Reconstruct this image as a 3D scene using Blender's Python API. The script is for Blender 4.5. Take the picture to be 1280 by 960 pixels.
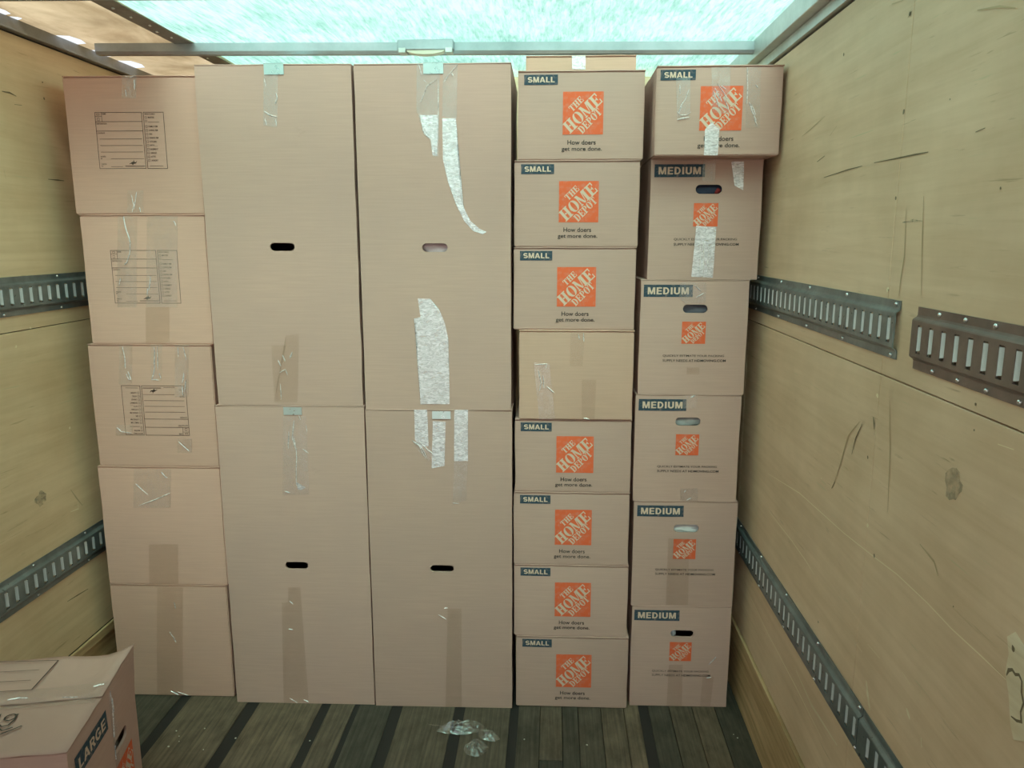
import bpy, bmesh, math, random
from mathutils import Vector, Matrix, noise
random.seed(7)
C = bpy.context.scene.collection
S = bpy.context.scene
for o in list(bpy.data.objects): bpy.data.objects.remove(o)
R = math.radians

# ---------------------------------------------------------------- camera, sky, sun, exposure
cam = bpy.data.cameras.new('camera'); cam_o = bpy.data.objects.new('camera', cam); C.objects.link(cam_o)
cam.sensor_width = 36.0; cam.lens = 36.0 * 961.0 / 1280.0; cam.clip_start = 0.02
cam_o.location = (0, 0, 1.823); cam_o.rotation_euler = (R(90 - 10.724), 0, R(3.043))
S.camera = cam_o

world = bpy.data.worlds.new('sky'); S.world = world; world.use_nodes = True
bg = world.node_tree.nodes['Background']
bg.inputs[0].default_value = (0.86, 0.93, 1.0, 1); bg.inputs[1].default_value = 1.05
sun = bpy.data.lights.new('sun', 'SUN'); sun.energy = 7.6; sun.angle = R(4); sun.color = (1, .93, .84)
sun_o = bpy.data.objects.new('sun', sun); C.objects.link(sun_o)
sun_o.location = (0, -6, 8); sun_o.rotation_euler = (R(34), R(3), 0)     # high, from beyond the open rear
S.view_settings.view_transform = 'Standard'; S.view_settings.look = 'None'
S.view_settings.gamma = 1.0; S.view_settings.use_curve_mapping = False
S.view_settings.exposure = 0.14

XL, XR = -1.80, 0.757          # wall faces
YB, YF = -1.85, 3.62             # rear opening, cab-end wall
def roof_z(x): return 2.541 + (x - XL) / (XR - XL) * (2.517 - 2.541)

# ---------------------------------------------------------------- materials
class NT:
    def __init__(s, name):
        s.m = bpy.data.materials.new(name); s.m.use_nodes = True
        s.t = s.m.node_tree; s.t.nodes.clear()
        s.out = s.n('ShaderNodeOutputMaterial')
    def n(s, typ, **kw):
        nd = s.t.nodes.new(typ)
        for k, v in kw.items():
            if k.startswith('_'): setattr(nd, k[1:], v)
        return nd
    def l(s, a, b): s.t.links.new(a, b)
    def val(s, sock, v):
        if hasattr(v, 'links'): s.l(v, sock)
        else: sock.default_value = v
    def coord(s, scale=(1, 1, 1), kind='Object', rot=(0, 0, 0)):
        tc = s.n('ShaderNodeTexCoord'); mp = s.n('ShaderNodeMapping')
        mp.inputs['Scale'].default_value = scale; mp.inputs['Rotation'].default_value = rot
        s.l(tc.outputs[kind], mp.inputs[0]); return mp.outputs[0]
    def noise(s, vec, scale=1, detail=4, rough=.55, dist=0):
        t = s.n('ShaderNodeTexNoise'); t.inputs['Scale'].default_value = scale; t.inputs['Detail'].default_value = detail
        t.inputs['Roughness'].default_value = rough; t.inputs['Distortion'].default_value = dist
        s.l(vec, t.inputs['Vector']); return t.outputs['Fac']
    def ramp(s, fac, stops):
        r = s.n('ShaderNodeValToRGB'); e = r.color_ramp.elements
        while len(e) < len(stops): e.new(.5)
        for el, (p, c) in zip(e, stops):
            el.position = p; el.color = (*c, 1) if len(c) == 3 else c
        s.l(fac, r.inputs[0]); return r.outputs[0]
    def mix(s, fac, a, b, mode='MIX'):
        m = s.n('ShaderNodeMix', _data_type='RGBA', _blend_type=mode)
        s.val(m.inputs[0], fac)
        for i, v in ((6, a), (7, b)):
            if hasattr(v, 'links'): s.l(v, m.inputs[i])
            else: m.inputs[i].default_value = (*v, 1)
        return m.outputs[2]
    def math(s, op, a, b=0.0):
        m = s.n('ShaderNodeMath', _operation=op); s.val(m.inputs[0], a); s.val(m.inputs[1], b); return m.outputs[0]
    def bump(s, h, strength=.3, dist=.002):
        b = s.n('ShaderNodeBump'); b.inputs['Strength'].default_value = strength; b.inputs['Distance'].default_value = dist
        s.l(h, b.inputs['Height']); return b.outputs[0]
    def pbr(s, color, rough=.6, metal=0, spec=.4, normal=None, alpha=None):
        p = s.n('ShaderNodeBsdfPrincipled')
        if hasattr(color, 'links'): s.l(color, p.inputs['Base Color'])
        else: p.inputs['Base Color'].default_value = (*color, 1)
        s.val(p.inputs['Roughness'], rough); s.val(p.inputs['Metallic'], metal); p.inputs['Specular IOR Level'].default_value = spec
        if normal is not None: s.l(normal, p.inputs['Normal'])
        if alpha is not None: s.val(p.inputs['Alpha'], alpha)
        return p.outputs[0]
    def done(s, sh): s.l(sh, s.out.inputs[0]); return s.m

def m_card(name, col, streak=.05):
    t = NT(name); inf = t.n('ShaderNodeObjectInfo')
    fine = t.noise(t.coord((6, 6, 170)), 1, 4)
    broad = t.noise(t.coord((1, 1, 1)), 3.2, 4)
    flute = t.noise(t.coord((260, 60, 5)), 1, 2)
    c = t.mix(t.ramp(fine, [(.3, (0, 0, 0)), (.75, (1, 1, 1))]), [k * (1 - streak) for k in col], [min(1, k * (1 + streak)) for k in col])
    c = t.mix(t.ramp(broad, [(.35, (0, 0, 0)), (.7, (1, 1, 1))]), c, t.mix(.5, c, (col[0] * .88, col[1] * .90, col[2] * .95)))
    v = t.math('MULTIPLY_ADD', inf.outputs['Random'], .12); v.node.inputs[2].default_value = .94
    hv = t.n('ShaderNodeHueSaturation'); t.l(c, hv.inputs['Color']); t.l(v, hv.inputs['Value'])
    smud = t.ramp(t.noise(t.coord((5, 5, 9)), 1, 6, .7), [(.66, (1, 1, 1)), (.80, (.80, .78, .76))])
    c = t.mix(1.0, hv.outputs[0], smud, 'MULTIPLY')
    h = t.math('ADD', fine, t.math('MULTIPLY', flute, .5))
    return t.done(t.pbr(c, .72, 0, .28, t.bump(h, .18, .0012)))
def m_plain(name, col, rough=.6, metal=0, spec=.4): t = NT(name); return t.done(t.pbr(col, rough, metal, spec))
def m_print(name, col):
    t = NT(name); w = t.noise(t.coord((60, 60, 60)), 1, 4, .7)
    c = t.mix(t.ramp(w, [(.50, (0, 0, 0)), (.80, (.5, .5, .5))]), col, KRAFT)
    return t.done(t.pbr(c, .7, 0, .25))
KRAFT = (.55, .345, .284)
M = {}
M['kraft'] = m_card('kraft_cardboard', KRAFT)
M['pink'] = m_card('reddish_cardboard', (.63, .37, .29))
M['tan'] = m_card('tan_cardboard', (.60, .365, .275))
M['knock'] = m_plain('unprinted_kraft', (.68, .49, .38), .72, 0, .28)
M['slate'] = m_print('slate_ink', (.036, .062, .088))
M['orange'] = m_print('orange_ink', (.78, .135, .052))
M['ink'] = m_plain('black_ink', (.035, .03, .028), .7)
M['brownink'] = m_plain('brown_ink', (.085, .05, .04), .7)
M['marker'] = m_plain('marker_ink', (.07, .06, .05), .6)

def m_ply(name, lo, hi):
    t = NT(name)
    g = t.noise(t.coord((3, 2.2, 46)), 1, 6, .6, .4)
    g2 = t.noise(t.coord((3, .7, 9)), 1, 5, .6, .6)
    cl = t.noise(t.coord((1, 1, 1)), 2.6, 5, .6)
    c = t.mix(t.ramp(g, [(.30, (0, 0, 0)), (.66, (1, 1, 1))]), lo, hi)
    c = t.mix(1.0, c, t.ramp(g2, [(.3, (.93, .92, .90)), (.6, (1, 1, 1))]), 'MULTIPLY')
    c = t.mix(1.0, c, t.ramp(cl, [(.3, (.85, .83, .79)), (.62, (1, 1, 1))]), 'MULTIPLY')
    sc = t.ramp(t.noise(t.coord((3, 7, 110)), 1, 3, .5, .3), [(.66, (1, 1, 1)), (.76, (.60, .55, .47))])
    ms = t.ramp(t.noise(t.coord((2, 2, 2.4)), 1.5, 3), [(.45, (0, 0, 0)), (.62, (1, 1, 1))])
    c = t.mix(ms, c, t.mix(1.0, c, sc, 'MULTIPLY'))
    ls = t.ramp(t.noise(t.coord((3, 5, 150), rot=(R(2), 0, 0)), 1, 2, .5), [(.72, (0, 0, 0)), (.78, (.8, .8, .8))])
    c = t.mix(ls, c, (.60, .50, .30))
    return t.done(t.pbr(c, .55, 0, .35, t.bump(t.math('ADD', g, t.math('MULTIPLY', g2, .8)), .25, .0015)))
M['ply'] = m_ply('varnished_plywood', (.76, .54, .35), (.84, .62, .43))
M['plyl'] = m_ply('ambered_plywood', (.74, .535, .32), (.82, .62, .39))
M['scuffply'] = m_ply('worn_wall_plywood', (.40, .25, .12), (.74, .52, .29))
M['rawwood'] = m_ply('torn_raw_wood', (.80, .64, .43), (.95, .82, .62))
M['dark'] = m_plain('dark_recess', (.015, .014, .012), .8)

def m_floor():
    t = NT('worn_floor_planks'); inf = t.n('ShaderNodeObjectInfo')
    g = t.noise(t.coord((90, 3, 20)), 1, 6, .65, .3)
    d = t.noise(t.coord((9, 5, 9)), 1, 6, .65)
    a = t.mix(inf.outputs['Random'], (.062, .057, .044), (.180, .128, .086))
    c = t.mix(t.ramp(g, [(.3, (0, 0, 0)), (.72, (1, 1, 1))]), t.mix(1.0, a, (.55, .55, .55), 'MULTIPLY'), t.mix(1.0, a, (1.35, 1.32, 1.3), 'MULTIPLY'))
    c = t.mix(1.0, c, t.ramp(d, [(.35, (.55, .56, .55)), (.62, (1.15, 1.15, 1.15))]), 'MULTIPLY')
    sp = t.ramp(t.noise(t.coord((160, 160, 160)), 1, 2), [(.76, (0, 0, 0)), (.80, (.5, .5, .5))])
    c = t.mix(sp, c, (.30, .28, .22))
    return t.done(t.pbr(c, .62, 0, .35, t.bump(g, .35, .002)))
M['floor'] = m_floor()
M['strip'] = m_plain('black_floor_sealant', (.022, .020, .018), .6)

def m_metal(name, col, rough, metal=.9, dirt=.25):
    t = NT(name); a = t.noise(t.coord((9, 9, 9)), 1, 6, .65); b = t.noise(t.coord((60, 60, 60)), 1, 3)
    c = t.mix(t.ramp(a, [(.35, (0, 0, 0)), (.7, (1, 1, 1))]), [k * (1 - dirt) for k in col], [min(1, k * (1 + dirt)) for k in col])
    r = t.math('MULTIPLY_ADD', b, .25); r.node.inputs[2].default_value = rough - .12
    return t.done(t.pbr(c, r, metal, .5))
M['galv'] = m_metal('dark_galvanised_steel', (.205, .245, .245), .32, .55)
M['railbrown'] = m_metal('brown_coated_steel', (.20, .155, .135), .36, .5)
M['tab'] = m_metal('painted_reflection_zinc', (.74, .77, .80), .4, .25, .08)  # pale, mostly diffuse colour stands in for tabs reflecting the open rear
M['screw'] = m_metal('zinc_screw', (.75, .77, .76), .25, .9, .1)
M['alu'] = m_metal('aluminium_trim', (.56, .58, .56), .42, .75, .12)
M['bow'] = m_metal('grey_steel_bow', (.36, .40, .43), .45, .6, .12)
M['steelgrey'] = m_metal('grey_painted_steel', (.25, .25, .235), .5, .4, .15)
M['hook'] = m_metal('zinc_hanger_bar', (.62, .72, .72), .30, .75, .06)
M['lens'] = m_plain('lamp_lens', (.62, .58, .47), .3, 0, .5)

def m_roof():
    t = NT('translucent_fibreglass')
    f = t.noise(t.coord((70, 9, 9), rot=(0, 0, R(32))), 1, 5, .65, .8)
    f2 = t.noise(t.coord((60, 8, 8), rot=(0, 0, R(-38))), 1, 5, .65, .8)
    b = t.noise(t.coord((1, 1, 1)), 3.0, 5, .6, .5)
    k = t.math('MULTIPLY_ADD', f, .38); t.l(t.math('MULTIPLY', f2, .38), k.node.inputs[2])
    k = t.math('ADD', k, t.math('MULTIPLY', b, .34))
    c = t.ramp(k, [(.43, (.25, .52, .45)), (.53, (.39, .71, .63)), (.64, (.62, .89, .83))])
    tr = t.n('ShaderNodeBsdfTranslucent'); t.l(c, tr.inputs[0])
    df = t.n('ShaderNodeBsdfDiffuse'); t.l(c, df.inputs[0])
    mx = t.n('ShaderNodeMixShader'); mx.inputs[0].default_value = .53
    t.l(tr.outputs[0], mx.inputs[1]); t.l(df.outputs[0], mx.inputs[2])
    rf = t.n('ShaderNodeBsdfRefraction'); rf.inputs['Roughness'].default_value = .85; rf.inputs['IOR'].default_value = .70   # forward scatter of the glass fibre
    t.l(c, rf.inputs[0])
    m2 = t.n('ShaderNodeMixShader'); m2.inputs[0].default_value = .37; t.l(mx.outputs[0], m2.inputs[1]); t.l(rf.outputs[0], m2.inputs[2])
    return t.done(m2.outputs[0])
M['roof'] = m_roof()
def m_patch():
    t = NT('thin_roof_plywood'); g = t.noise(t.coord((5, 2.2, 5)), 1, 6, .6, .8); h = t.noise(t.coord((1, 1, 1)), 5, 5, .6)
    c = t.mix(t.ramp(g, [(.35, (0, 0, 0)), (.65, (1, 1, 1))]), (.42, .33, .20), (.66, .56, .38))
    c = t.mix(1.0, c, t.ramp(h, [(.3, (.7, .68, .64)), (.6, (1, 1, 1))]), 'MULTIPLY')
    tr = t.n('ShaderNodeBsdfTranslucent'); t.l(c, tr.inputs[0]); df = t.n('ShaderNodeBsdfDiffuse'); t.l(c, df.inputs[0])
    mx = t.n('ShaderNodeMixShader'); mx.inputs[0].default_value = .65
    t.l(tr.outputs[0], mx.inputs[1]); t.l(df.outputs[0], mx.inputs[2])
    return t.done(mx.outputs[0])
M['patch'] = m_patch()

def m_tape(name, clear, tint, milk, gloss, rough, scale, bumpd):
    t = NT(name)
    w = t.noise(t.coord(scale), 1, 5, .6, 1.2); nb = t.bump(w, .9, bumpd)
    tp = t.n('ShaderNodeBsdfTransparent'); tp.inputs[0].default_value = (*clear, 1)
    df = t.n('ShaderNodeBsdfDiffuse'); df.inputs[0].default_value = (*tint, 1)
    gl = t.n('ShaderNodeBsdfGlossy'); gl.inputs['Roughness'].default_value = rough; gl.inputs[0].default_value = (1, 1, 1, 1); t.l(nb, gl.inputs['Normal'])
    patch = t.math('MULTIPLY', t.ramp(w, [(.35, (.35, .35, .35)), (.65, (1, 1, 1))]), milk)
    m1 = t.n('ShaderNodeMixShader'); t.l(patch, m1.inputs[0]); t.l(tp.outputs[0], m1.inputs[1]); t.l(df.outputs[0], m1.inputs[2])
    m2 = t.n('ShaderNodeMixShader'); m2.inputs[0].default_value = gloss; t.l(m1.outputs[0], m2.inputs[1]); t.l(gl.outputs[0], m2.inputs[2])
    return t.done(m2.outputs[0])
M['tape_c'] = m_tape('clear_packing_tape', (.97, .97, .97), (.97, .84, .86), .11, .11, .18, (28, 18, 18), .004)
M['tape_w'] = m_tape('lifted_sheen_tape', (.98, .98, .98), (1.0, .89, .97), .86, .25, .25, (50, 50, 120), .002)  # white colour stands in for bright reflections on lifted, crinkled tape
M['tape_t'] = m_tape('flat_dark_tape', (.94, .925, .905), (.5, .45, .4), .03, .03, .2, (20, 20, 20), .002)  # darker tint, in part painting dark reflections on the flat strips
M['glint'] = m_tape('painted_crease_glint', (.95, .95, .95), (1, .89, .90), .97, .25, .2, (90, 90, 90), .002)  # whitened colour paints the highlights along the tape folds
M['film'] = m_tape('clear_plastic_film', (.95, .96, .95), (.62, .68, .66), .10, .14, .12, (30, 30, 30), .004)

# ---------------------------------------------------------------- mesh helpers
def link(name, mesh, mat=None, parent=None, loc=(0, 0, 0)):
    o = bpy.data.objects.new(name, mesh); C.objects.link(o)
    if mat is not None and not mesh.materials: mesh.materials.append(mat)
    o.location = loc
    if parent is not None: o.parent = parent
    return o
def me_from(name, v, f, smooth=False):
    m = bpy.data.meshes.new(name); m.from_pydata(v, [], f); m.update()
    if smooth: m.polygons.foreach_set('use_smooth', [True] * len(m.polygons))
    return m
def me_bm(name, bm, smooth=False):
    m = bpy.data.meshes.new(name); bm.normal_update(); bm.to_mesh(m); bm.free()
    if smooth: m.polygons.foreach_set('use_smooth', [True] * len(m.polygons))
    return m
def bm_box(bm, x0, x1, y0, y1, z0, z1):
    v = [bm.verts.new(p) for p in ((x0, y0, z0), (x1, y0, z0), (x1, y1, z0), (x0, y1, z0), (x0, y0, z1), (x1, y0, z1), (x1, y1, z1), (x0, y1, z1))]
    for q in ((0, 3, 2, 1), (4, 5, 6, 7), (0, 1, 5, 4), (1, 2, 6, 5), (2, 3, 7, 6), (3, 0, 4, 7)): bm.faces.new([v[i] for i in q])
def box_mesh(name, x0, x1, y0, y1, z0, z1, bevel=0):
    bm = bmesh.new(); bm_box(bm, x0, x1, y0, y1, z0, z1)
    if bevel: bmesh.ops.bevel(bm, geom=bm.edges[:], offset=bevel, segments=1, affect='EDGES', clamp_overlap=True)
    return me_bm(name, bm)
def tag(o, label=None, cat=None, group=None, kind=None):
    if label: o['label'] = label
    if cat: o['category'] = cat
    if group: o['group'] = group
    if kind: o['kind'] = kind
    return o
def empty(name, loc=(0, 0, 0), rz=0):
    o = bpy.data.objects.new(name, None); C.objects.link(o); o.location = loc; o.rotation_euler = (0, 0, rz); o.empty_display_size = .1
    return o

# ---------------------------------------------------------------- setting: ground, shell, floor
g = link('ground', box_mesh('ground', -30, 30, -40, 30, -1.25, -1.05), m_plain('sunlit_concrete', (.42, .40, .37), .9)); tag(g, kind='structure')

floor = tag(link('floor', box_mesh('floor', XL - .03, XR + .03, YB, YF, -.07, -.012), M['dark']), kind='structure')
planks = [(-1.80, -1.492), (-1.448, -1.205), (-1.155, -.905), (-.867, -.772), (-.750, -.622), (-.578, -.372), (-.330, -.152), (-.118, -.035), (-.033, .050), (.052, .112), (.114, .202), (.204, .292), (.294, .352), (.392, .472), (.474, .562), (.564, .652), (.654, .757)]
for i, (a, b) in enumerate(planks):
    cuts = [YB, YF]
    if i > 6: cuts = [YB, random.uniform(-.3, .8), random.uniform(1.4, 2.66), YF]
    for y0, y1 in zip(cuts, cuts[1:]):
        o = link('floor_plank', box_mesh('floor_plank', -(b - a) / 2, (b - a) / 2, 0, y1 - y0 - .002, -.012, random.uniform(-.0012, 0), .0012), M['floor'], floor, ((a + b) / 2, y0, 0))
for a, b in ((-1.492, -1.448), (-1.205, -1.155), (-.905, -.867), (-.772, -.750), (-.622, -.578), (-.372, -.330), (-.152, -.118), (.352, .392)):
    link('sealant_strip', box_mesh('sealant_strip', a + .0005, b - .0005, YB, YF, -.012, -.004), M['strip'], floor)

def side_wall(name, X, s, ztop, seams, mat):
    """s = +1: right wall (room on its -X side); each sheet of plywood is a piece of the wall"""
    a, b = sorted((X + s * .014, X + s * .05))
    w = tag(link(name, box_mesh(name, a, b, YB, YF, -.05, 2.498), M['dark']), kind='structure')
    ys = [YB] + seams + [YF]
    for z0, z1 in ((.285, 1.5135), (1.5165, ztop)):
        for y0, y1 in zip(ys, ys[1:]):
            p, q = sorted((X + s * random.uniform(0, .0008), X + s * .013))
            link('plywood_panel', box_mesh('plywood_panel', p, q, y0 + .0012, y1 - .0012, z0, z1, .0012), mat, w)
    return w
wall_r = side_wall('wall_right', XR, 1, 2.417, [-.64, .57, 1.79, 3.01], M['ply'])
wall_l = side_wall('wall_left', XL, -1, 2.489, [-.64, .57, 1.79, 3.40], M['plyl'])
link('scuff_board', box_mesh('scuff_board', XR - .008, XR + .013, YB, YF, 0, .279, .002), M['scuffply'], wall_r)
link('scuff_board', box_mesh('scuff_board', XL - .013, XL - .0004, YB, YF, 0, .243, .002), M['scuffply'], wall_l)
wf = tag(link('wall_front', box_mesh('wall_front', XL - .05, XR + .05, YF, YF + .04, -.05, 2.62), M['ply']), kind='structure')

# scratches, nail holes and torn spots in the plywood
def ribbon(pts, width, taper=True):
    """flat polygon strip around a polyline of 2-D points"""
    n = len(pts); L, Rr = [], []
    for i, p in enumerate(pts):
        a = Vector(pts[max(i - 1, 0)]); b = Vector(pts[min(i + 1, n - 1)]); d = (b - a); d.normalize() if d.length else None
        nn = Vector((-d.y, d.x)); w = width * .5 * ((.35 if i in (0, n - 1) else random.uniform(.7, 1.15)) if taper else 1)
        L.append(Vector(p) + nn * w); Rr.append(Vector(p) - nn * w)
    v = L + Rr; f = [(i, i + 1, n + i + 1, n + i) for i in range(n - 1)]
    return v, f
def wall_mark(name, wall, pts, width, mat, X, s):
    pts = [Vector(p) for p in pts]
    if len(pts) == 1:
        c = pts[0]; k = 7 if width < .02 else 16
        v = [c + Vector((math.cos(a), math.sin(a))) * width * random.uniform(.55, 1.1) for a in [2 * math.pi * i / k for i in range(k)]]; f = [tuple(range(k))]
    else: v, f = ribbon(pts, width)
    off = X - s * .0007
    link(name, me_from(name, [(off, p[0], p[1]) for p in v], f), mat, wall)
M['scratch'] = m_plain('pale_scratch', (.88, .74, .52), .6); M['soot'] = m_plain('dark_scuff', (.20, .15, .085), .7); M['faint'] = m_plain('faint_stain', (.53, .385, .225), .6); t_ = NT('grey_stain'); M['greystain'] = t_.done(t_.pbr((.40, .33, .23), .6, 0, .3, None, t_.ramp(t_.noise(t_.coord((45, 28, 28)), 1, 5, .6), [(.34, (0, 0, 0)), (.70, (.75, .75, .75))])))

# unseen raised roll-up shutter, added to block roof light from the lower boxes
shade_door = tag(empty('shade_door_1', (0, 0, 0)), kind='structure')
M['shade_door_white'] = m_plain('white_shade_door_paint', (.62, .62, .60), .55)
for k in range(8): link('shade_door_panel', box_mesh('shade_door_panel', XL + .05, XR - .06, YB + .05 + .30 * k, YB + .345 + .30 * k, 2.395, 2.420, .003), M['shade_door_white'], shade_door)
for pts, w, m in (
    ([(2.628, 1.015), (2.284, 1.060), (1.924, 1.075), (1.73, 1.091), (1.614, 1.102), (1.475, 1.104), (1.38, 1.1), (1.283, 1.103), (1.203, 1.104)], .0028, 'scratch'),
    ([(2.59, .893), (2.454, .890), (2.324, .890), (2.19, .884), (2.109, .875)], .0035, 'scratch'),
    ([(2.274, 1.991), (2.096, 1.997), (2.0, 1.998)], .0032, 'soot'), ([(1.93, 1.999), (1.812, 1.997), (1.716, 1.996), (1.66, 1.995)], .004, 'soot'),
    ([(2.024, 1.163), (1.979, 1.254), (1.95, 1.326), (1.884, 1.38)], .004, 'faint'), ([(2.030, 1.160), (2.012, 1.185)], .009, 'soot'),
    ([(1.915, 1.288), (1.899, 1.334), (1.868, 1.378)], .005, 'soot'), ([(1.808, 1.41), (1.80, 1.395), (1.797, 1.382)], .008, 'soot'),
    ([(1.738, 1.887), (1.724, 1.786), (1.732, 1.734), (1.733, 1.699)], .004, 'faint'), ([(1.662, 1.908), (1.65, 1.82), (1.63, 1.707)], .004, 'faint'),
    ([(1.732, 1.466), (1.706, 1.362), (1.688, 1.218)], .004, 'faint'), ([(1.748, 1.857), (1.70, 1.860), (1.656, 1.858)], .005, 'greystain'),
    ([(2.189, 2.298)], .006, 'soot'), ([(1.386, 1.907)], .003, 'soot'), ([(1.386, 1.532)], .0035, 'soot'), ([(1.381, 1.485)], .0035, 'soot'), ([(1.592, 2.085)], .003, 'soot'),
    ([(1.735, 1.093)], .006, 'soot'), ([(1.819, 1.307)], .005, 'soot'), ([(2.112, 1.162)], .003, 'scratch'), ([(2.05, .76)], .004, 'soot'), ([(1.383, 1.144)], .0025, 'soot'),
    ([(1.531, 1.207), (1.468, 1.196), (1.448, 1.175)], .007, 'faint'), ([(1.425, 1.365)], .036, 'greystain'),
    ([(1.805, 2.294)], .006, 'soot'), ([(1.797, 2.298), (1.815, 2.290)], .003, 'soot'), ([(1.793, 2.093)], .006, 'soot'), ([(1.794, 1.91)], .005, 'soot'), ([(1.792, 1.709)], .007, 'scratch'), ([(1.790, 1.709)], .003, 'soot'), ([(1.796, 1.462)], .007, 'scratch'), ([(1.785, 1.149)], .006, 'scratch'),
    ([(1.715, .785), (1.700, .755), (1.681, .729)], .016, 'rawwood'), ([(1.515, .845), (1.505, .838), (1.496, .832)], .012, 'rawwood'), ([(1.445, .825), (1.438, .808)], .010, 'rawwood'),
    ([(1.305, 1.48), (1.259, 1.483)], .004, 'scratch'), ([(1.726, .874), (1.658, .877)], .003, 'scratch'), ([(1.787, .84), (1.752, .838)], .003, 'scratch'), ([(1.549, .908), (1.51, .904)], .003, 'scratch'),
    ([(1.525, 2.226), (1.452, 2.212), (1.402, 2.196)], .005, 'faint'), ([(1.906, 2.342), (1.844, 2.333)], .004, 'faint'), ([(1.486, 2.011), (1.455, 2.014)], .004, 'soot'),
    ([(2.9, .50), (2.5, .475), (2.2, .47), (1.95, .46)], .004, 'scratch'), ([(2.2, .52), (2.05, .50), (1.85, .515)], .012, 'rawwood'), ([(2.5, 2.13), (2.42, 2.14), (2.3, 2.16)], .004, 'faint'), ([(2.34, 2.04), (2.28, 2.05)], .005, 'soot'), ([(2.25, 2.10), (2.2, 2.12)], .005, 'faint')):
    wall_mark('scratch' if m in ('scratch', 'rawwood') else 'scuff_mark', wall_r, pts, w, M[m], XR, 1)
gq = [(1.215, 1.175), (1.205, 1.150), (1.208, 1.115), (1.192, 1.085), (1.178, 1.040), (1.165, 1.020), (1.14, 1.035), (1.10, 1.02), (1.11, 1.10), (1.14, 1.165), (1.17, 1.185), (1.195, 1.195)]
link('torn_patch', me_from('torn_patch', [(XR - .0007, y, z) for y, z in gq], [tuple(range(len(gq)))]), M['rawwood'], wall_r)
for pts, w in (([(1.195, 1.165)], .006), ([(1.203, 1.112), (1.199, 1.124), (1.190, 1.130), (1.181, 1.127), (1.172, 1.132), (1.163, 1.126), (1.160, 1.108), (1.152, 1.094), (1.156, 1.076), (1.151, 1.062), (1.163, 1.056), (1.178, 1.054)], .006)):
    wall_mark('tear_edge', wall_r, pts, w, M['soot'], XR - .0004, 1)
for pts, w, m in (([(2.546, 2.294), (2.583, 2.296), (2.614, 2.290)], .006, 'soot'), ([(2.6, 2.262), (2.637, 2.265)], .004, 'soot'), ([(2.734, 2.03), (2.788, 2.031), (2.825, 2.031)], .005, 'soot'),
    ([(2.512, 2.045), (2.516, 2.015)], .003, 'faint'), ([(2.761, 2.362)], .004, 'soot'), ([(2.702, 2.34), (2.798, 2.35)], .002, 'faint'), ([(2.76, 2.308)], .005, 'soot'), ([(2.702, 1.127)], .006, 'scratch'),
    ([(2.50, .915)], .032, 'greystain'), ([(2.667, .898), (2.694, .857), (2.727, .813)], .006, 'faint'), ([(2.653, .815), (2.701, .81), (2.701, .835)], .005, 'scratch'), ([(2.469, 1.466)], .005, 'scratch'), ([(2.551, 1.519)], .005, 'scratch'), ([(2.706, .48), (2.64, .486), (2.577, .491)], .005, 'soot')):
    wall_mark('scuff_mark' if m != 'scratch' else 'scratch', wall_l, pts, w, M[m], XL, -1)

# roof: fibreglass skin, plywood patch with a riveted strip, bows, edge trims
def grid_sheet(name, x0, x1, y0, y1, nx, ny, zf, mat, parent=None):
    v = [(x0 + (x1 - x0) * i / nx, y0 + (y1 - y0) * j / ny, 0) for j in range(ny + 1) for i in range(nx + 1)]
    v = [(x, y, zf(x, y)) for x, y, _ in v]
    f = [(j * (nx + 1) + i, j * (nx + 1) + i + 1, (j + 1) * (nx + 1) + i + 1, (j + 1) * (nx + 1) + i) for j in range(ny) for i in range(nx)]
    return link(name, me_from(name, v, f, True), mat, parent)
def skin(x, y): return roof_z(x) + .004 + .006 * noise.noise((x * 1.7, y * 2.3, 3.1)) + .004 * math.sin(math.pi * (y - 2.99) / .64) ** 2
PX = -1.36
ceil = tag(grid_sheet('ceiling', PX, XR + .03, YB, YF, 60, 120, skin, M['roof']), kind='structure')
grid_sheet('roof_skin_sheet', XL - .03, PX, YB, 2.30, 12, 70, skin, M['roof'], ceil)
# plywood patch along the left edge with broken notches that let the sky through
edge = []
def notch(y0, y1, d): return [(-1.792, y0), (-1.792 + d * .8, y0 + .008), (-1.792 + d, (y0 + y1) / 2), (-1.792 + d * .7, y1 - .01), (-1.792, y1)]
ly = [(-1.83, 2.29)]
for y0, y1, d in ((2.50, 2.60, .032), (2.62, 2.66, .024), (2.86, 2.99, .050), (3.08, 3.19, .045), (3.26, 3.40, .060)): ly += [(-1.83, y0 - .002)] + notch(y0, y1, d) + [(-1.83, y1 + .002)]
ly += [(-1.83, YF)]
outline = ly + [(-1.345, YF), (-1.33, 3.2), (-1.345, 2.8), (-1.335, 2.29)]
bm = bmesh.new(); vs = [bm.verts.new((x, y, roof_z(x) + .0)) for x, y in outline]; bm.faces.new(vs); bmesh.ops.triangulate(bm, faces=bm.faces[:])
link('roof_patch_panel', me_bm('roof_patch_panel', bm), M['patch'], ceil)
strip = link('patch_strip', box_mesh('patch_strip', -1.415, -1.345, 2.29, YF, -.003, 0, .001), M['steelgrey'], ceil, (0, 0, roof_z(-1.38) - .0005))
bm = bmesh.new(); bmesh.ops.create_uvsphere(bm, u_segments=10, v_segments=6, radius=.006)
for v in bm.verts: v.co.z *= .55
rivet_me = me_bm('rivet', bm, True); rivet_me.materials.append(M['screw'])
for y in (2.42, 2.52, 2.62, 2.72, 2.80, 2.88, 3.06, 3.2, 3.35): link('rivet', rivet_me, None, strip, (-1.38 + random.uniform(-.012, .012), y, -.004))

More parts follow.
